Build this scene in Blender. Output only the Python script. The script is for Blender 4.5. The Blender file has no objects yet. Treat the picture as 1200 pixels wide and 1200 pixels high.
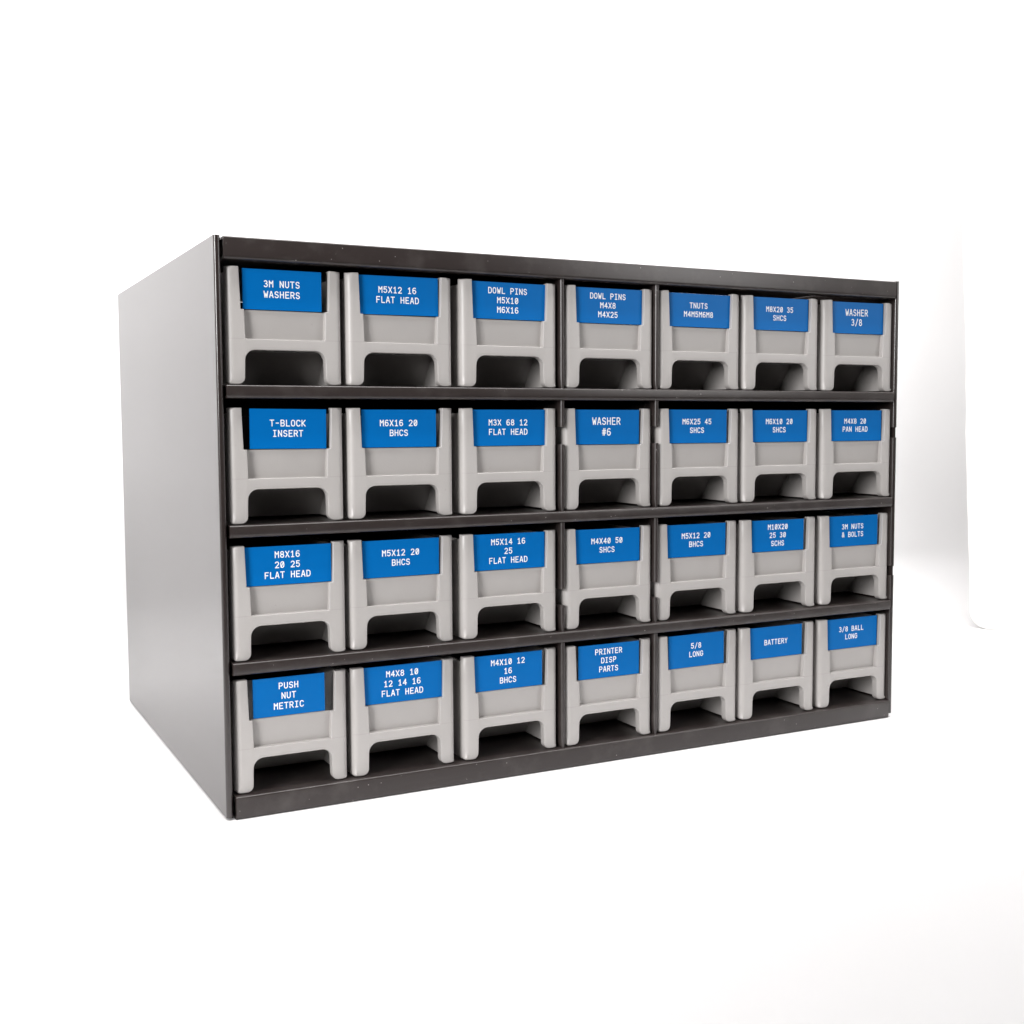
import bpy, bmesh, math, random
from mathutils import Matrix, Vector

random.seed(7)
S = 0.001                      # everything below is measured in millimetres
scene = bpy.context.scene
C = scene.collection

# ---------------------------------------------------------------- camera
cd = bpy.data.cameras.new("camera")
cam = bpy.data.objects.new("camera", cd)
C.objects.link(cam)
scene.camera = cam
CX = Vector((0.88975, -0.45641, -0.00517))
CY = Vector((-0.03814, -0.06305, -0.99728))
CZ = Vector((0.45485, 0.88753, -0.07351))
m = Matrix((CX, -CY, -CZ)).transposed().to_4x4()
m.translation = Vector((-130.7, -558.4, 190.1)) * S
cam.matrix_world = m
cd.sensor_width = 36.0
cd.lens = 36.0 * 1380.84 / 1200.0
cd.clip_start = 0.02
cd.clip_end = 50.0

# ---------------------------------------------------------------- world and lamps
world = bpy.data.worlds.new("World")
scene.world = world
world.use_nodes = True
bg = world.node_tree.nodes["Background"]
bg.inputs[0].default_value = (1.0, 0.985, 0.98, 1)
bg.inputs[1].default_value = 0.015

def lamp(name, loc, target, sx, sy, power, col=(1, 0.99, 0.985), spread=180):
    ld = bpy.data.lights.new(name, 'AREA')
    ld.shape = 'RECTANGLE'
    ld.size, ld.size_y = sx, sy
    ld.energy = power
    ld.color = col
    ld.spread = math.radians(spread)
    o = bpy.data.objects.new(name, ld)
    o.location = loc
    d = Vector(target) - Vector(loc)
    o.rotation_euler = d.to_track_quat('-Z', 'Y').to_euler()
    C.objects.link(o)
    return o

lamp("overhead_softbox", (0.40, -0.25, 1.55), (0.40, -0.20, 0), 1.6, 1.0, 6.0)
lamp("left_softbox", (-1.22, -0.78, 0.62), (0.0, 0.0, 0.15), 0.5, 0.7, 33.0)
lamp("right_softbox", (1.30, -1.15, 0.76), (0.25, 0.0, 0.15), 0.75, 0.8, 9.0)
lamp("backdrop_lamp", (0.27, -0.12, 1.15), (0.27, 0.36, 0.46), 1.8, 0.3, 18.5, spread=95)

scene.view_settings.view_transform = 'Standard'
scene.view_settings.look = 'None'
scene.view_settings.exposure = 0.0
scene.view_settings.gamma = 1.0

# ---------------------------------------------------------------- materials
def principled(name):
    mt = bpy.data.materials.new(name)
    mt.use_nodes = True
    nt = mt.node_tree
    return mt, nt, nt.nodes["Principled BSDF"]

def N(nt, t, **kw):
    n = nt.nodes.new(t)
    for k, v in kw.items():
        setattr(n, k, v)
    return n

def noise(nt, vec, scale, detail=3.0, rough=0.5):
    n = N(nt, "ShaderNodeTexNoise")
    n.inputs["Scale"].default_value = scale
    n.inputs["Detail"].default_value = detail
    n.inputs["Roughness"].default_value = rough
    if vec is not None:
        nt.links.new(vec, n.inputs["Vector"])
    return n.outputs["Fac"]

def ramp(nt, fac, lo, hi, a=0.0, b=1.0):
    n = N(nt, "ShaderNodeMapRange")
    n.inputs["From Min"].default_value = lo
    n.inputs["From Max"].default_value = hi
    n.inputs["To Min"].default_value = a
    n.inputs["To Max"].default_value = b
    nt.links.new(fac, n.inputs["Value"])
    return n.outputs["Result"]

def mixc(nt, fac, a, b):
    n = N(nt, "ShaderNodeMix", data_type='RGBA')
    nt.links.new(fac, n.inputs["Factor"])
    for s, v in (("A", a), ("B", b)):
        i = [x for x in n.inputs if x.name == s and x.type == 'RGBA'][0]
        if isinstance(v, tuple):
            i.default_value = v + (1,)
        else:
            nt.links.new(v, i)
    return [x for x in n.outputs if x.type == 'RGBA'][0]

def math2(nt, op, a, b):
    n = N(nt, "ShaderNodeMath", operation=op)
    for i, v in enumerate((a, b)):
        if isinstance(v, (int, float)):
            n.inputs[i].default_value = v
        else:
            nt.links.new(v, n.inputs[i])
    return n.outputs[0]

def bump(nt, p, h, strength, dist):
    n = N(nt, "ShaderNodeBump")
    n.inputs["Strength"].default_value = strength
    n.inputs["Distance"].default_value = dist
    nt.links.new(h, n.inputs["Height"])
    nt.links.new(n.outputs[0], p.inputs["Normal"])

def paint(name, specks, ior=1.5, dr=0.0):
    """dark brown-grey enamel on sheet metal, dusty when specks > 0"""
    mt, nt, p = principled(name)
    co = N(nt, "ShaderNodeTexCoord").outputs["Object"]
    big = noise(nt, co, 14, 4, 0.6)
    col = mixc(nt, big, (0.0195, 0.0146, 0.0136), (0.0255, 0.0194, 0.0183))
    rgh = ramp(nt, big, 0.3, 0.7, 0.30 + dr, 0.34 + dr) if specks > 0 else ramp(nt, big, 0.3, 0.7, 0.305 + dr, 0.313 + dr)
    if specks > 0:
        vor = N(nt, "ShaderNodeTexVoronoi")
        vor.inputs["Scale"].default_value = 330
        nt.links.new(co, vor.inputs["Vector"])
        n2 = noise(nt, co, 900, 2)
        d = math2(nt, 'ADD', vor.outputs["Distance"], math2(nt, 'MULTIPLY', n2, 0.30))
        dot = ramp(nt, d, 0.225, 0.19)
        sep = N(nt, "ShaderNodeSeparateColor")
        nt.links.new(vor.outputs["Color"], sep.inputs[0])
        patch = noise(nt, co, 38, 3)
        pick = ramp(nt, math2(nt, 'ADD', sep.outputs[0], math2(nt, 'MULTIPLY', patch, 1.6)), 1.86 - specks, 1.92 - specks)
        fac = math2(nt, 'MULTIPLY', dot, pick)
        film = ramp(nt, noise(nt, co, 55, 5, 0.65), 0.50, 0.75, 0.0, 0.05)
        fac2 = math2(nt, 'MAXIMUM', math2(nt, 'MULTIPLY', fac, 0.8), film)
        col = mixc(nt, fac2, col, (0.42, 0.39, 0.37))
        rgh = math2(nt, 'ADD', rgh, math2(nt, 'MULTIPLY', fac2, 0.5))
    nt.links.new(col, p.inputs["Base Color"])
    nt.links.new(rgh, p.inputs["Roughness"])
    p.inputs["IOR"].default_value = ior
    bump(nt, p, noise(nt, co, 2200, 2), 0.10, 0.0002)
    return mt

M_PANEL = paint("dark enamel", 0.0, 1.66, -0.08)
M_LIP = paint("dusty dark enamel", 0.42, 1.52, 0.0)
M_DIV = paint("very dusty dark enamel", 0.48, 1.6)

def plastic(name):
    mt, nt, p = principled(name)
    tc = N(nt, "ShaderNodeTexCoord")
    info = N(nt, "ShaderNodeObjectInfo")
    co = tc.outputs["Object"]
    va = N(nt, "ShaderNodeVectorMath", operation='MULTIPLY_ADD')       # no two drawers share a stain
    nt.links.new(info.outputs["Location"], va.inputs[0])
    va.inputs[1].default_value = (7.3, 3.1, 5.7)
    nt.links.new(co, va.inputs[2])
    own = va.outputs[0]
    n1 = noise(nt, own, 60, 4, 0.6)
    col = mixc(nt, n1, (0.342, 0.325, 0.314), (0.376, 0.358, 0.347))
    st = ramp(nt, noise(nt, own, 420, 3, 0.7), 0.69, 0.75)
    col = mixc(nt, math2(nt, 'MULTIPLY', st, 0.22), col, (0.20, 0.17, 0.15))
    # witness line of the two-part mould across the front at crossbar height
    sp = N(nt, "ShaderNodeSeparateXYZ")
    nt.links.new(co, sp.inputs[0])
    dz = math2(nt, 'ABSOLUTE', math2(nt, 'SUBTRACT', sp.outputs[2], 0.0216), 0)
    seam = ramp(nt, dz, 0.00026, 0.00010)
    fr = ramp(nt, sp.outputs[1], 0.0020, 0.0016)
    col = mixc(nt, math2(nt, 'MULTIPLY', math2(nt, 'MULTIPLY', seam, fr), 0.22), col, (0.20, 0.18, 0.17))
    nt.links.new(col, p.inputs["Base Color"])
    nt.links.new(ramp(nt, n1, 0.3, 0.7, 0.34, 0.42), p.inputs["Roughness"])
    # fine moulded grain
    bump(nt, p, noise(nt, co, 1800, 2), 0.12, 0.0002)
    return mt

M_PLASTIC = plastic("warm grey plastic")

def card_material():
    mt, nt, p = principled("blue label tape")
    co = N(nt, "ShaderNodeTexCoord").outputs["Object"]
    n1 = noise(nt, co, 90, 4, 0.6)
    col = mixc(nt, n1, (0.000, 0.116, 0.378), (0.0002, 0.127, 0.410))
    nt.links.new(col, p.inputs["Base Color"])
    p.inputs["Roughness"].default_value = 0.33
    p.inputs["Specular IOR Level"].default_value = 0.13
    bump(nt, p, noise(nt, co, 1500, 2), 0.15, 0.0002)
    return mt
M_CARD = card_material()

def simple(name, col, rough, nscale=80, amp=0.03):
    mt, nt, p = principled(name)
    co = N(nt, "ShaderNodeTexCoord").outputs["Object"]
    a = tuple(max(0, c - amp) for c in col)
    b = tuple(min(1, c + amp) for c in col)
    nt.links.new(mixc(nt, noise(nt, co, nscale, 4, 0.6), a, b), p.inputs["Base Color"])
    p.inputs["Roughness"].default_value = rough
    return mt
M_INK = simple("white label ink", (0.86, 0.86, 0.86), 0.5, 700, 0.04)
M_PAPER = simple("white backdrop paper", (0.62, 0.614, 0.616), 0.75, 2.5, 0.006)
M_FOAM = simple("white foam board", (0.86, 0.845, 0.825), 0.6, 9, 0.006)

def window_material():
    mt = bpy.data.materials.new("clear plastic film")
    mt.use_nodes = True
    nt = mt.node_tree
    nt.nodes.clear()
    out = N(nt, "ShaderNodeOutputMaterial")
    tr = N(nt, "ShaderNodeBsdfTransparent")
    tr.inputs[0].default_value = (0.93, 0.93, 0.94, 1)
    gl = N(nt, "ShaderNodeBsdfGlossy")
    gl.inputs["Roughness"].default_value = 0.12
    fr = N(nt, "ShaderNodeFresnel")
    fr.inputs["IOR"].default_value = 1.45
    co = N(nt, "ShaderNodeTexCoord").outputs["Object"]
    bp = N(nt, "ShaderNodeBump")
    bp.inputs["Strength"].default_value = 0.35
    bp.inputs["Distance"].default_value = 0.002
    nt.links.new(noise(nt, co, 45, 2), bp.inputs["Height"])
    nt.links.new(bp.outputs[0], gl.inputs["Normal"])
    mx = N(nt, "ShaderNodeMixShader")
    nt.links.new(fr.outputs[0], mx.inputs[0])
    nt.links.new(tr.outputs[0], mx.inputs[1])
    nt.links.new(gl.outputs[0], mx.inputs[2])
    nt.links.new(mx.outputs[0], out.inputs[0])
    return mt
M_WINDOW = window_material()

# ---------------------------------------------------------------- helpers
def thing(name, label, cat, loc=(0, 0, 0), group=None):
    o = bpy.data.objects.new(name, None)
    o.empty_display_size = 0.02
    o.location = Vector(loc) * S
    o['label'] = label
    o['category'] = cat
    if group:
        o['group'] = group
    C.objects.link(o)
    return o

def finish(bm, name, mat, parent=None, smooth=True):
    bmesh.ops.recalc_face_normals(bm, faces=bm.faces)
    bmesh.ops.scale(bm, vec=(S, S, S), verts=bm.verts)
    me = bpy.data.meshes.new(name)
    bm.to_mesh(me)
    bm.free()
    me.materials.append(mat)
    if smooth:
        for f in me.polygons:
            f.use_smooth = max(abs(f.normal.x), abs(f.normal.y), abs(f.normal.z)) < 0.9995
        me.set_sharp_from_angle(angle=math.radians(38))
    o = bpy.data.objects.new(name, me)
    if parent:
        o.parent = parent
    C.objects.link(o)
    return o

def box(bm, x0, x1, y0, y1, z0, z1):
    r = bmesh.ops.create_cube(bm, size=1.0)
    vs = r['verts']
    bmesh.ops.scale(bm, vec=(x1 - x0, y1 - y0, z1 - z0), verts=vs)
    bmesh.ops.translate(bm, vec=((x0 + x1) / 2, (y0 + y1) / 2, (z0 + z1) / 2), verts=vs)
    return vs

def bevel_all(bm, off, seg=2, ang=30):
    es = [e for e in bm.edges if len(e.link_faces) == 2 and e.calc_face_angle(0) > math.radians(ang)]
    bmesh.ops.bevel(bm, geom=es, offset=off, offset_type='OFFSET', segments=seg, profile=0.5,
                    affect='EDGES', clamp_overlap=True)

def arc(cx, cy, rx, ry, a0, a1, n):
    return [(cx + rx * math.cos(math.radians(a0 + (a1 - a0) * i / n)),
             cy + ry * math.sin(math.radians(a0 + (a1 - a0) * i / n))) for i in range(n + 1)]

def extrude_profile_x(bm, yz, x0, x1):
    """closed profile in y/z swept along x"""
    a = [bm.verts.new((x0, y, z)) for y, z in yz]
    f = bm.faces.new(a)
    r = bmesh.ops.extrude_face_region(bm, geom=[f])
    vs = [g for g in r['geom'] if isinstance(g, bmesh.types.BMVert)]
    bmesh.ops.translate(bm, vec=(x1 - x0, 0, 0), verts=vs)

def extrude_profile_z(bm, xy, z0, z1):
    a = [bm.verts.new((x, y, z0)) for x, y in xy]
    f = bm.faces.new(a)
    r = bmesh.ops.extrude_face_region(bm, geom=[f])
    vs = [g for g in r['geom'] if isinstance(g, bmesh.types.BMVert)]
    bmesh.ops.translate(bm, vec=(0, 0, z1 - z0), verts=vs)

def sheet(pts, t):
    """thicken an open polyline (a bent sheet seen edge-on) by t to its left"""
    n = len(pts)
    off = []
    for i in range(n):
        if i == 0:
            d = Vector(pts[1]) - Vector(pts[0])
            nn = Vector((-d.y, d.x)).normalized()
            off.append(Vector(pts[0]) + nn * t)
        elif i == n - 1:
            d = Vector(pts[-1]) - Vector(pts[-2])
            nn = Vector((-d.y, d.x)).normalized()
            off.append(Vector(pts[-1]) + nn * t)
        else:
            d0 = (Vector(pts[i]) - Vector(pts[i - 1])).normalized()
            d1 = (Vector(pts[i + 1]) - Vector(pts[i])).normalized()
            n0 = Vector((-d0.y, d0.x)); n1 = Vector((-d1.y, d1.x))
            b = (n0 + n1).normalized()
            off.append(Vector(pts[i]) + b * (t / max(0.3, b.dot(n0))))
    return [tuple(p) for p in pts] + [tuple(p) for p in reversed(off)]

# ---------------------------------------------------------------- studio setting
def build_backdrop():
    bm = bmesh.new()
    prof = [(-365, 0), (-300, 0), (0, 0), (250, 0), (292, 0)]
    R = 62
    prof += [(y, z) for y, z in arc(292, R, R, R, -90, 0, 14)][1:]
    prof += [(355, 300), (356, 900), (357, 1900)]
    xs = [-1000, -600, -200, 0, 200, 500, 900, 1400]
    rows = []
    for x in xs:
        # the paper roll hangs a little out of square with the cabinet
        rows.append([bm.verts.new((x, y + (x * -0.03 if y > 280 else 0), z)) for y, z in prof])
    for a, b in zip(rows, rows[1:]):
        for i in range(len(prof) - 1):
            bm.faces.new((a[i], b[i], b[i + 1], a[i + 1]))
    o = finish(bm, "studio_backdrop", M_PAPER)
    for f in o.data.polygons:
        f.use_smooth = True
    o['kind'] = 'structure'
    bm = bmesh.new()
    box(bm, -5000, 5000, -5000, 5000, -780, -760)
    o = finish(bm, "floor", simple("dark studio floor", (0.06, 0.058, 0.055), 0.7, 3, 0.01))
    o['kind'] = 'structure'
    bm = bmesh.new()
    box(bm, -990, 1390, -362, 340, -30, -3)
    bevel_all(bm, 2.0, 2)
    t = thing("studio_table", "pale table top under the white backdrop paper", "table", (0, 0, 0))
    finish(bm, "table_top", simple("pale laminate", (0.6, 0.59, 0.57), 0.4, 4, 0.02), t)
    for x in (-930, 1330):
        for y in (-320, 280):
            bm = bmesh.new()
            box(bm, x - 22, x + 22, y - 22, y + 22, -760, -30)
            bevel_all(bm, 2.0, 2)
            finish(bm, "leg", simple("table leg metal", (0.25, 0.25, 0.25), 0.4, 4, 0.02), t)
build_backdrop()

def build_board():
    root = thing("reflector_board", "tall white foam board with a rounded bottom corner, standing right of the cabinet",
                 "board", (743, 215, 0))
    bm = bmesh.new()
    L, Hh, R, T = 430, 1250, 17, 6
    out = []
    out += arc(R, R, R, R, 180, 270, 8)
    out += arc(L - R, R, R, R, 270, 360, 8)
    out += [(L, Hh)]
    n = 60
    out += [(-Hh * 0.038, Hh)]
    for i in range(1, n):                      # hand-cut, slightly wavy edge
        z = Hh + (R - Hh) * i / n
        out.append((random.uniform(-0.4, 0.4) + 0.6 * math.sin(z * 0.03) - (z - R) * 0.038, z))
    a = [bm.verts.new((x, 0, z)) for x, z in out]
    f = bm.faces.new(a)
    r = bmesh.ops.extrude_face_region(bm, geom=[f])
    vs = [g for g in r['geom'] if isinstance(g, bmesh.types.BMVert)]
    bmesh.ops.translate(bm, vec=(0, T, 0), verts=vs)
    ang = math.atan2(-45.0, 19.0)
    bmesh.ops.rotate(bm, cent=(0, 0, 0), matrix=Matrix.Rotation(ang, 3, 'Z'), verts=bm.verts)
    bmesh.ops.translate(bm, vec=(0, 0, 0.3), verts=bm.verts)
    finish(bm, "foam_sheet", M_FOAM, root)
build_board()

# ---------------------------------------------------------------- cabinet
W, D, H = 432.0, 279.4, 279.4
cab = thing("storage_cabinet", "dark grey steel storage cabinet with four shelves of small grey drawers", "cabinet", (0, 0, 0))
FLOORS = [209.8, 143.0, 76.6, 11.3]           # top faces of the shelf lips, top row first
LIPH = [6.3, 6.0, 6.0, 11.3]

def side_panel(sign):
    bm = bmesh.new()
    # bent sheet in plan: outer skin, rolled front hem, return flange
    def plan(z0, z1, hem):
        t = 0.9
        pts = [(0.0, D)]
        pts += [(0.0, 1.5)]
        pts += arc(1.3, 1.3, 1.3, 1.3, 180, 270, 5)
        pts += arc(1.9, 1.3, 1.3, 1.3, 270, 360, 5)
        pts += [(3.2, 4.0 if hem else 3.0), (3.2, 16.0)]
        if not hem:
            pts = [(0.0, D), (0.0, 6.5)]
        prof = sheet(pts, -t)
        prof = sheet(pts, t) if True else prof
        if sign > 0:
            prof = [(W - x, y) for x, y in prof]
        extrude_profile_z(bm, prof, z0, z1)
    if sign < 0:
        plan(1.2, H, True)
    else:
        # the right hem is notched at two heights
        zs = [2.5, 92.5, 98.5, 181.0, 187.5, H]
        plan(zs[0], zs[1], True); plan(zs[2], zs[3], True); plan(zs[4], zs[5], True)
        box(bm, W - 0.9, W, 1.5, D, zs[1], zs[2]); box(bm, W - 0.9, W, 1.5, D, zs[3], zs[4])
    return finish(bm, "side_panel", M_PANEL, cab)
side_panel(-1)
side_panel(1)

def lip_part(name, z_top, h, y_back, closed_top=False, upper=False):
    """a folded pan: deck plus turned front lip with a soft lower fold"""
    bm = bmesh.new()
    x0, x1, yf, t = 4.4, W - 4.3, -1.4, 1.0
    if upper:      # top pan: lip hangs from the top
        prof = [(y_back, z_top), (yf + 1.2, z_top)]
        prof += [(p[0], p[1]) for p in arc(yf + 0.9, z_top - 0.9, 0.9, 0.9, 90, 180, 4)]
        prof += [(yf, z_top - h + 1.7)] + [(p[0], p[1]) for p in arc(yf + 1.4, z_top - h + 1.6, 1.4, 1.6, 180, 270, 7)]
        prof += [(yf + 9.0, z_top - h), (yf + 9.0, z_top - h + t), (yf + 2.0, z_top - h + t), (yf + 2.0, z_top - t), (y_back, z_top - t)]
    else:
        prof = [(y_back, z_top), (yf + 1.4, z_top)]
        prof += [(p[0], p[1]) for p in arc(yf + 1.0, z_top - 1.0, 1.0, 1.0, 90, 180, 4)]
        prof += [(yf, z_top - h + 2.3)] + [(p[0], p[1]) for p in arc(yf + 1.5, z_top - h + 2.2, 1.5, 2.2, 180, 270, 7)]
        prof += [(yf + 9.0, z_top - h), (yf + 9.0, z_top - h + t), (yf + 2.0, z_top - h + t), (yf + 2.0, z_top - t), (y_back, z_top - t)]
    nseg = 1
    extrude_profile_x(bm, prof, x0, x1)
    es = [e for e in bm.edges if abs(e.verts[0].co.x - e.verts[1].co.x) < 1e-6 and
          min(e.verts[0].co.y, e.verts[1].co.y) < yf + 0.5 and abs(e.verts[0].co.y - e.verts[1].co.y) < 0.1]
    bmesh.ops.bevel(bm, geom=es, offset=0.5, segments=2, affect='EDGES', profile=0.5, clamp_overlap=True)
    return finish(bm, name, M_LIP, cab)

lip_part("top_panel", H - 0.4, 10.4, D - 1.2, upper=True)
for i in range(3):
    lip_part("shelf", FLOORS[i], LIPH[i], D - 1.2)
lip_part("bottom_panel", FLOORS[3], LIPH[3], D - 1.2)
bm = bmesh.new()
box(bm, 1.0, W - 1.0, D - 1.1, D, 2.5, H - 1.6)
finish(bm, "back_panel", M_PANEL, cab)

CEIL = [H - 10.0, FLOORS[0] - LIPH[0], FLOORS[1] - LIPH[1], FLOORS[2] - LIPH[2]]
def divider(x, row):
    """rolled-edge upright between bays, rows 2 and 3 with a rounded stop notch"""
    z0, z1 = FLOORS[row] + 0.05, [H - 1.5, FLOORS[0] - 1.1, FLOORS[1] - 1.1, FLOORS[2] - 1.1][row]
    notch = {1: (179.5, 189.0), 2: (91.0, 100.0)}.get(row)
    bm = bmesh.new()
    yf, r = 0.6, 1.4
    def depth(z):
        """front edge of the plate at height z"""
        if not notch:
            return 0.0
        c, hh = (notch[0] + notch[1]) / 2, (notch[1] - notch[0]) / 2
        d = abs(z - c) / hh
        if d >= 1.0:
            return 0.0
        return 26.0 * (1 - d ** 6) ** 0.35
    zs = [z0 + (z1 - z0) * i / 24 for i in range(25)]
    if notch:
        c, hh = (notch[0] + notch[1]) / 2, (notch[1] - notch[0]) / 2
        zs = [z for z in zs if abs(z - c) > hh * 1.05]
        zs += [c + hh * s for s in (-1.0, -0.995, -0.97, -0.9, -0.7, -0.4, 0, 0.4, 0.7, 0.9, 0.97, 0.995, 1.0)]
        zs.sort()
    rings = []
    for z in zs:
        d = depth(z)
        k = 1.0
        for zz in (z0, z1):            # the rolled edge flattens where it is staked top and bottom
            k = min(k, 0.62 + abs(z - zz) / 9.0)
        pts = [(x + r * k * math.cos(math.radians(a)), yf + d + r + r * math.sin(math.radians(a))) for a in (0, -30, -60, -90, -120, -150, -180)]
        pts += [(x - r * k, yf + d + 6.0), (x - 0.45, yf + d + 7.0), (x - 0.45, D - 4), (x + 0.45, D - 4), (x + 0.45, yf + d + 7.0), (x + r * k, yf + d + 6.0)]
        rings.append([bm.verts.new((px, py, z)) for px, py in pts])
    for a, b in zip(rings, rings[1:]):
        n = len(a)
        for i in range(n):
            j = (i + 1) % n
            bm.faces.new((a[i], a[j], b[j], b[i]))
    bm.faces.new(rings[0]); bm.faces.new(rings[-1])
    finish(bm, "divider", M_DIV, cab)
for row in range(4):
    divider(187.3, row)
    divider(248.75, row)

# ---------------------------------------------------------------- lettering: a small monospaced stroke alphabet, 4 wide 6 high
def A(cx, cy, rx, ry, a0, a1, n=8):
    return arc(cx, cy, rx, ry, a0, a1, n)
G = {
 'A': [[(0, 0), (1.75, 6), (2.25, 6), (4, 0)], [(0.7, 1.9), (3.3, 1.9)]],
 'B': [[(0.2, 0), (0.2, 6), (2.4, 6)] + A(2.4, 4.55, 1.35, 1.45, 90, -90)[1:] + [(0.2, 3.1)], [(2.3, 3.1)] + A(2.5, 1.55, 1.5, 1.55, 90, -90) + [(0.2, 0)]],
 'C': [A(2.1, 4.0, 2.0, 2.0, 25, 180) + A(2.1, 2.0, 2.0, 2.0, 180, 335)],
 'D': [[(0.2, 0), (0.2, 6), (1.8, 6)] + A(1.8, 3.8, 2.2, 2.2, 90, 0)[1:] + A(1.8, 2.2, 2.2, 2.2, 0, -90) + [(0.2, 0)]],
 'E': [[(3.8, 6), (0.3, 6), (0.3, 0), (3.9, 0)], [(0.3, 3.1), (3.2, 3.1)]],
 'F': [[(3.9, 6), (0.3, 6), (0.3, 0)], [(0.3, 3.0), (3.2, 3.0)]],
 'G': [A(2.1, 4.0, 2.0, 2.0, 25, 180) + A(2.1, 2.0, 2.0, 2.0, 180, 360) + [(4.1, 2.9), (2.4, 2.9)]],
 'H': [[(0.2, 0), (0.2, 6)], [(3.8, 0), (3.8, 6)], [(0.2, 3.1), (3.8, 3.1)]],
 'I': [[(2, 0), (2, 6)], [(0.6, 6), (3.4, 6)], [(0.6, 0), (3.4, 0)]],
 'K': [[(0.2, 0), (0.2, 6)], [(3.9, 6), (0.9, 3.1), (4, 0)]],
 'L': [[(0.4, 6), (0.4, 0), (3.9, 0)]],
 'M': [[(0.1, 0), (0.1, 6), (2, 3.2), (3.9, 6), (3.9, 0)]],
 'N': [[(0.2, 0), (0.2, 6), (3.8, 0), (3.8, 6)]],
 'O': [A(2, 4.0, 1.9, 2.0, 0, 180) + A(2, 2.0, 1.9, 2.0, 180, 360) + [(3.9, 4.0)]],
 'P': [[(0.2, 0), (0.2, 6), (2.3, 6)] + A(2.3, 4.4, 1.6, 1.6, 90, -90)[1:] + [(0.2, 2.8)]],
 'R': [[(0.2, 0), (0.2, 6), (2.3, 6)] + A(2.3, 4.45, 1.55, 1.55, 90, -90)[1:] + [(0.2, 2.9)], [(2.0, 2.9), (4.0, 0)]],
 'S': [A(2.0, 4.5, 1.75, 1.5, 20, 270, 10) + A(2.0, 1.5, 1.85, 1.5, 90, -160, 10)],
 'T': [[(0, 6), (4, 6)], [(2, 6), (2, 0)]],
 'U': [[(0.2, 6), (0.2, 1.9)] + A(2, 1.9, 1.8, 1.9, 180, 360)[1:] + [(3.8, 6)]],
 'W': [[(-0.1, 6), (0.9, 0), (2, 4.0), (3.1, 0), (4.1, 6)]],
 'X': [[(0.1, 6), (3.9, 0)], [(3.9, 6), (0.1, 0)]],
 'Y': [[(0, 6), (2, 3.0), (4, 6)], [(2, 3.0), (2, 0)]],
 '0': [A(2, 4.0, 1.75, 2.0, 0, 180) + A(2, 2.0, 1.75, 2.0, 180, 360) + [(3.75, 4.0)], [(0.5, 0.4), (3.5, 5.6)]],
 '1': [[(0.6, 4.7), (2.1, 6), (2.1, 0)], [(0.7, 0), (3.5, 0)]],
 '2': [A(2.0, 4.3, 1.8, 1.7, 160, -35, 9) + [(0.2, 0), (3.9, 0)]],
 '3': [A(1.9, 4.55, 1.6, 1.45, 150, -90, 9), A(1.9, 1.55, 1.85, 1.55, 90, -150, 10)],
 '4': [[(3.0, 0), (3.0, 6), (0.1, 1.8), (4.1, 1.8)]],
 '5': [[(3.7, 6), (0.6, 6), (0.4, 3.3)] + A(1.9, 1.95, 1.9, 1.95, 125, -150, 10)],
 '6': [[(3.5, 5.5)] + A(2.3, 3.7, 2.15, 2.3, 70, 180, 6) + [(0.15, 1.9)], A(2.0, 1.8, 1.85, 1.8, 180, 540, 16)],
 '8': [A(2, 4.55, 1.6, 1.45, -90, 270, 14), A(2, 1.55, 1.85, 1.55, -270, 90, 14)],
 '-': [[(0.7, 3), (3.3, 3)]],
 '/': [[(0.4, -0.6), (3.6, 6.4)]],
 '#': [[(0.9, 0), (1.6, 6)], [(2.5, 0), (3.2, 6)], [(0, 4.0), (4.1, 4.0)], [(-0.1, 2.0), (4.0, 2.0)]],
 '&': [[(4.1, 0), (1.0, 4.3)] + A(1.9, 4.9, 1.1, 1.1, 200, -20, 8) + [(2.6, 3.9), (0.9, 2.6)] + A(1.7, 1.4, 1.5, 1.4, 130, 320, 8) + [(3.9, 2.8)]],
}
def split(pts):
    out, cur = [], [pts[0]]
    for i in range(1, len(pts)):
        cur.append(pts[i])
        if i < len(pts) - 1:
            a = Vector(pts[i]) - Vector(pts[i - 1]); b = Vector(pts[i + 1]) - Vector(pts[i])
            if a.length > 1e-4 and b.length > 1e-4 and a.angle(b) > math.radians(62):
                out.append(cur); cur = [pts[i]]
    out.append(cur)
    return out

def stroke(bm, pts, w, y):
    P = [Vector(p) for p in pts]
    Q = [P[0]]
    for p in P[1:]:
        if (p - Q[-1]).length > 1e-4:
            Q.append(p)
    closed = (Q[0] - Q[-1]).length < 1e-3
    if closed:
        Q = Q[:-1]
    n = len(Q)
    L, R = [], []
    for i in range(n):
        a = Q[(i - 1) % n] if (closed or i > 0) else None
        b = Q[(i + 1) % n] if (closed or i < n - 1) else None
        p = Q[i]
        d0 = (p - a).normalized() if a is not None else None
        d1 = (b - p).normalized() if b is not None else None
        if d0 is None:
            d0 = d1; p = p - d1 * w * 0.42
        elif d1 is None:
            d1 = d0; p = p + d0 * w * 0.42
        n0 = Vector((-d0.y, d0.x)); n1 = Vector((-d1.y, d1.x))
        bb = n0 + n1
        bb = bb.normalized() if bb.length > 1e-3 else n0
        k = (w / 2) / max(0.55, bb.dot(n0))
        L.append(bm.verts.new((p.x + bb.x * k, y, p.y + bb.y * k)))
        R.append(bm.verts.new((p.x - bb.x * k, y, p.y - bb.y * k)))
    for i in range(n if closed else n - 1):
        j = (i + 1) % n
        bm.faces.new((L[i], R[i], R[j], L[j]))

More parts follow.
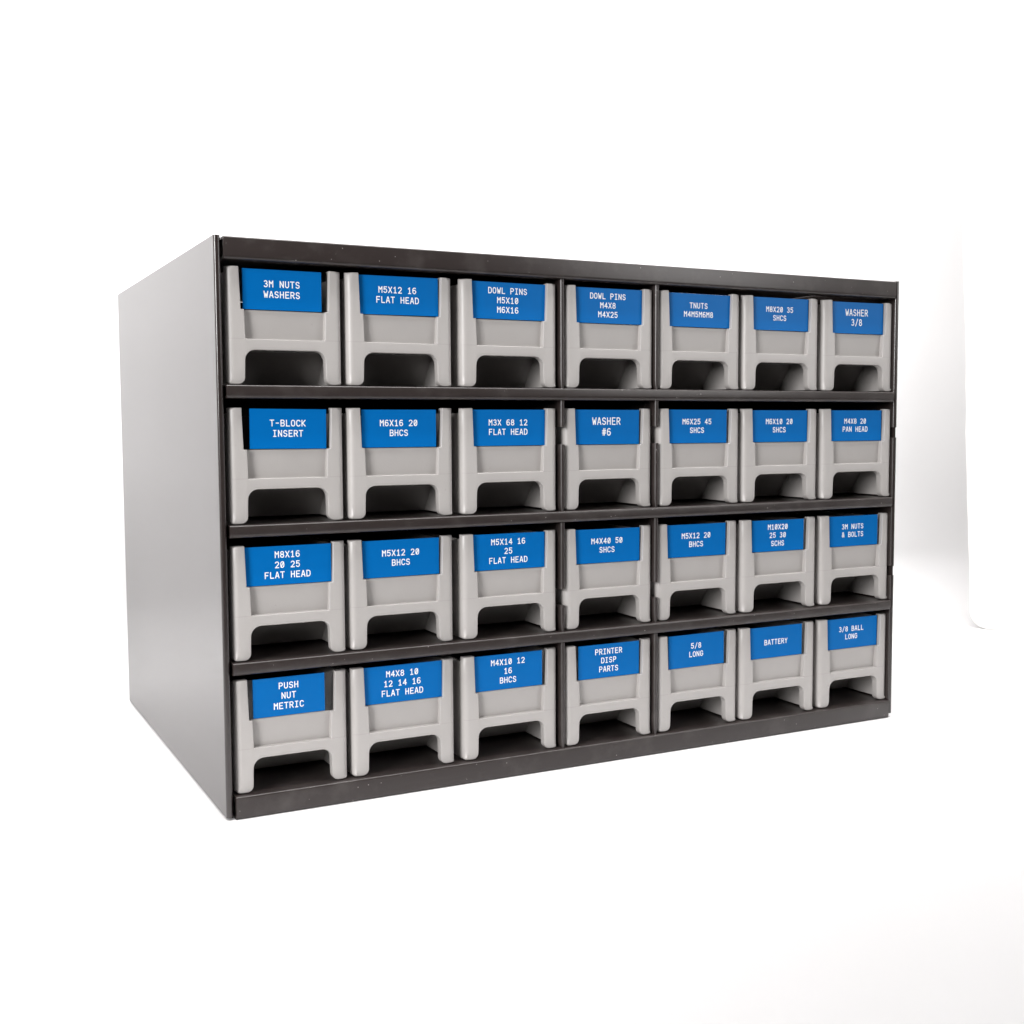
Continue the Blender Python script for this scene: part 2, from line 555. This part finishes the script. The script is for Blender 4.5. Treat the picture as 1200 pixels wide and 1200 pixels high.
def lettering(bm, lines, cx, cz, y, cap, pitch, wt, lead):
    sx = (pitch * 0.665) / 4.0
    sz = (cap - wt) / 6.0
    top = cz + (lead * (len(lines) - 1)) / 2.0
    for li, tx in enumerate(lines):
        zb = top - li * lead - cap / 2 + wt / 2
        x = cx - pitch * len(tx) / 2 + (pitch - 4 * sx) / 2
        for ch in tx:
            if ch != ' ':
                for k, pl in enumerate([q for g in G[ch] for q in split(g)]):
                    stroke(bm, [(x + px * sx, zb + pz * sz) for px, pz in pl], wt, y - 0.008 * k)
            x += pitch

# ---------------------------------------------------------------- drawers
DW, DH = 57.0, 55.6
FT = 4.2            # thickness of the moulded front frame
def frame_mesh():
    w = DW / 2
    right = []
    def add(x, z, r):
        right.append((x, z, r))
    RI, RO = 0.45, 3.3            # crisp moulded edge inside, generous radius down the outer sides
    add(w - 8.9, 21.6, RI); add(w - 8.5, 34.9, RI)
    for p in arc(w - 8.1, 35.1, 0.4, 0.4, 150, 90, 2): add(p[0], p[1], 0.3)
    add(w - 7.0, 35.5, 0.3); add(w - 6.8, 35.8, 0.3)
    add(w - 6.2, DH, RI); add(w - 3.5, DH, RI); add(w, DH, RO)
    for z in (45.0, 35.0, 22.0, 12.0, 6.0): add(w, z, RO)
    n = 4
    for k, p in enumerate(arc(w - 1.5, 1.5, 1.5, 1.5, 0, -90, n)): add(p[0], p[1], RO + (0.9 - RO) * k / n)
    add(w - 3.4, 0.0, RI)
    for p in arc(w - 5.2, 3.2, 3.2, 3.2, -90, -180, 6): add(p[0], p[1], RI)
    add(w - 8.48, 7.5, RI)
    for p in arc(w - 13.8, 11.4, 5.2, 5.0, 0, 90, 7): add(p[0], p[1], RI)
    out = right + [(-x, z, r) for x, z, r in reversed(right)]
    n = len(out)
    area = sum(out[k][0] * out[(k + 1) % n][1] - out[(k + 1) % n][0] * out[k][1] for k in range(n))
    sg = 1.0 if area > 0 else -1.0
    inward = []
    for k in range(n):
        p, a, b = (Vector(out[q][:2]) for q in (k, k - 1, (k + 1) % n))
        d0, d1 = (p - a).normalized(), (b - p).normalized()
        n0, n1 = Vector((-d0.y, d0.x)) * sg, Vector((-d1.y, d1.x)) * sg
        m2 = (n0 + n1).normalized()
        v = m2 / max(0.6, m2.dot(n0))
        if abs(abs(p.x) - w) < 1e-6 and abs(p.y - DH) < 1e-6:
            v = Vector((-1.0 if p.x > 0 else 1.0, -0.14))
        inward.append(v)
    bm = bmesh.new()
    rings = [[bm.verts.new((x, FT, z)) for x, z, r in out]]
    SEG = 7
    for q in range(SEG + 1):
        ph = math.pi / 2 * q / SEG
        ring = []
        for (x, z, r), v in zip(out, inward):
            d = r * (1 - math.cos(ph))
            ring.append(bm.verts.new((x + v.x * d, r * (1 - math.sin(ph)), z + v.y * d)))
        rings.append(ring)
    for a, b in zip(rings, rings[1:]):
        for k in range(n):
            bm.faces.new((a[k], a[(k + 1) % n], b[(k + 1) % n], b[k]))
    bm.faces.new(rings[0]); bm.faces.new(rings[-1])
    o = finish(bm, "front_frame", M_PLASTIC)
    me = o.data
    bpy.data.objects.remove(o)
    return me

def panel_mesh():
    """recessed front wall: flat upper field, then an undercut finger scoop"""
    w = DW / 2
    bm = bmesh.new()
    x0, x1 = -w + 7.6, w - 7.6
    for v in box(bm, x0, x1, 2.7, FT + 0.6, 19.0, 35.5):
        if v.co.y < 3.5 and v.co.z < 25:
            v.co.y += 0.75                 # the field leans back towards the crossbar
    bevel_all(bm, 0.18, 1)
    o = finish(bm, "front_panel", M_PLASTIC)
    me = o.data
    bpy.data.objects.remove(o)
    return me

def body_mesh():
    w = DW / 2 - 0.05
    t = 1.5
    bm = bmesh.new()
    # side walls with the slanting web in front
    for s in (-1, 1):
        xa, xb = (s * w, s * (w - t))
        box(bm, min(xa, xb), max(xa, xb), FT - 0.6, 262, 0.6, 53.0)
    # sloping scoop wall, bottom, back wall
    xi = w - t
    extrude_profile_x(bm, [(FT + 0.7, 35.0), (FT + 0.7, 20.0), (FT + 6.0, 17.6), (24.0, 17.0), (36.0, 0.6), (262, 0.6), (262, 50),
                           (260.5, 50), (260.5, 2.2), (36.6, 2.2), (25.2, 18.6), (FT + 2.2, 21.0), (FT + 2.2, 35.0)], -xi, xi)
    # a crisp moulding seam where the scoop meets the webs needs no extra piece
    o = finish(bm, "drawer_body", M_PLASTIC, None, smooth=False)
    me = o.data
    bpy.data.objects.remove(o)
    return me

def window_mesh():
    w = DW / 2
    bm = bmesh.new()
    box(bm, -w + 6.0, w - 6.0, 2.55, 2.85, 35.6, 54.9)
    o = finish(bm, "clear_window", M_WINDOW, None, smooth=False)
    me = o.data
    bpy.data.objects.remove(o)
    return me

FRAME, PANEL, BODY, WINDOW = frame_mesh(), panel_mesh(), body_mesh(), window_mesh()

COLX = [5.8, 65.5, 127.3, 189.7, 251.0, 311.2, 372.3]      # left edge of each drawer front
TEXT = [
 [["3M NUTS", "WASHERS"], ["M5X12 16", "FLAT HEAD"], ["DOWL PINS", "M5X10", "M6X16"], ["DOWL PINS", "M4X8", "M4X25"],
  ["TNUTS", "M4M5M6M8"], ["M8X20 35", "SHCS"], ["WASHER", "3/8"]],
 [["T-BLOCK", "INSERT"], ["M6X16 20", "BHCS"], ["M3X 68 12", "FLAT HEAD"], ["WASHER", "#6"],
  ["M6X25 45", "SHCS"], ["M6X10 20", "SHCS"], ["M4X8 20", "PAN HEAD"]],
 [["M8X16", "20 25", "FLAT HEAD"], ["M5X12 20", "BHCS"], ["M5X14 16", "25", "FLAT HEAD"], ["M4X40 50", "SHCS"],
  ["M5X12 20", "BHCS"], ["M10X20", "25 30", "SCHS"], ["3M NUTS", "& BOLTS"]],
 [["PUSH", "NUT", "METRIC"], ["M4X8 10", "12 14 16", "FLAT HEAD"], ["M4X10 12", "16", "BHCS"], ["PRINTER", "DISP", "PARTS"],
  ["5/8", "LONG"], ["BATTERY"], ["3/8 BALL", "LONG"]],
]
# left and right edge of each blue card, measured from the drawer's left edge
CARD = [
 [(8.9, 47.9), (6.4, 50.4), (6.6, 51.2), (6.8, 50.8), (6.8, 51.2), (6.8, 50.4), (6.8, 50.6)],
 [(11.0, 49.2), (8.0, 48.6), (7.0, 50.8), (7.0, 49.8), (7.2, 49.2), (7.6, 50.4), (7.0, 50.2)],
 [(6.6, 50.6), (7.8, 50.0), (6.9, 50.6), (7.2, 50.0), (7.9, 49.8), (8.8, 48.6), (7.6, 48.8)],
 [(9.9, 46.3), (6.8, 50.8), (7.4, 48.8), (9.6, 49.8), (8.8, 48.6), (8.4, 48.4), (7.2, 50.0)],
]
TILT = {(1, 0): 0.5, (0, 1): -0.35, (2, 3): 0.25, (3, 0): -0.1, (0, 6): -0.4, (1, 3): 0.2, (3, 4): -0.3, (2, 5): 0.3}
ORD = ["first", "second", "third", "fourth", "fifth", "sixth", "seventh"]
ROWN = ["top row", "second row down", "third row down", "bottom row"]

for r in range(4):
    for c in range(7):
        words = " ".join(TEXT[r][c])
        if words.startswith("3M "):
            words = words[3:]
        lab = "grey drawer, blue card %s, %s from left, %s" % (words, ORD[c], ROWN[r])
        jx, jy, jz = random.uniform(-0.25, 0.25), random.uniform(-0.5, 0.5), 0.0
        zb = FLOORS[r] + 0.45
        d = thing("parts_drawer", lab, "drawer", (COLX[c] + DW / 2 + jx, 2.0 + jy, zb), "grey plastic drawers filling the cabinet")
        d.rotation_euler.z = math.radians(random.uniform(-0.12, 0.12))
        for nm, me in (("front_frame", FRAME), ("front_panel", PANEL), ("drawer_body", BODY), ("clear_window", WINDOW)):
            o = bpy.data.objects.new(nm, me)
            o.parent = d
            C.objects.link(o)
        # the blue card, slightly tilted, left edge tucked or curling a little
        a, b = CARD[r][c]
        a -= DW / 2 + 0.55; b -= DW / 2 + 0.55
        z0, z1 = 35.75, 55.0 + random.uniform(-0.3, 0.1)
        bm = bmesh.new()
        n = 10
        curl = 0.55 if a + DW / 2 < 6.8 else 0.12
        fr, bk = [], []
        for i in range(n + 1):
            u = i / n
            x = a + (b - a) * u
            y = 2.28 + curl * (max(0.0, 1 - u / 0.16)) ** 2 * 0.35
            fr.append([bm.verts.new((x, y - 0.25, z)) for z in (z0, z1)])
            bk.append([bm.verts.new((x, y, z)) for z in (z0, z1)])
        for i in range(n):
            bm.faces.new((fr[i][0], fr[i + 1][0], fr[i + 1][1], fr[i][1]))
            bm.faces.new((bk[i + 1][0], bk[i][0], bk[i][1], bk[i + 1][1]))
            bm.faces.new((fr[i][1], fr[i + 1][1], bk[i + 1][1], bk[i][1]))
            bm.faces.new((fr[i + 1][0], fr[i][0], bk[i][0], bk[i + 1][0]))
        bm.faces.new((fr[0][0], fr[0][1], bk[0][1], bk[0][0]))
        bm.faces.new((fr[n][1], fr[n][0], bk[n][0], bk[n][1]))
        tilt = math.radians(TILT.get((r, c), random.uniform(-0.1, 0.1)))
        cc = ((a + b) / 2, 0, (z0 + z1) / 2)
        rot = Matrix.Rotation(tilt, 3, 'Y')
        bmesh.ops.rotate(bm, cent=cc, matrix=rot, verts=bm.verts)
        card = finish(bm, "label_card", M_CARD, d)
        card['label'] = "blue card printed %s in white" % words
        bm = bmesh.new()
        big = TEXT[r][c][0] == "WASHER"
        right = c >= 4
        cap, pitch, wt, lead = (4.2, 3.15, 0.54, 6.0) if big else (3.3, 2.62, 0.46, 5.0)
        lettering(bm, TEXT[r][c], cc[0] - 0.3, cc[2] + (0.3 if len(TEXT[r][c]) > 1 else 0.0), 1.99, cap, pitch, wt, lead)
        bmesh.ops.rotate(bm, cent=cc, matrix=rot, verts=bm.verts)
        for f in bm.faces:
            if f.normal.y > 0:
                f.normal_flip()
        bmesh.ops.scale(bm, vec=(S, S, S), verts=bm.verts)
        me = bpy.data.meshes.new("lettering")
        bm.to_mesh(me); bm.free()
        me.materials.append(M_INK)
        o = bpy.data.objects.new("lettering", me)
        o.parent = card
        C.objects.link(o)
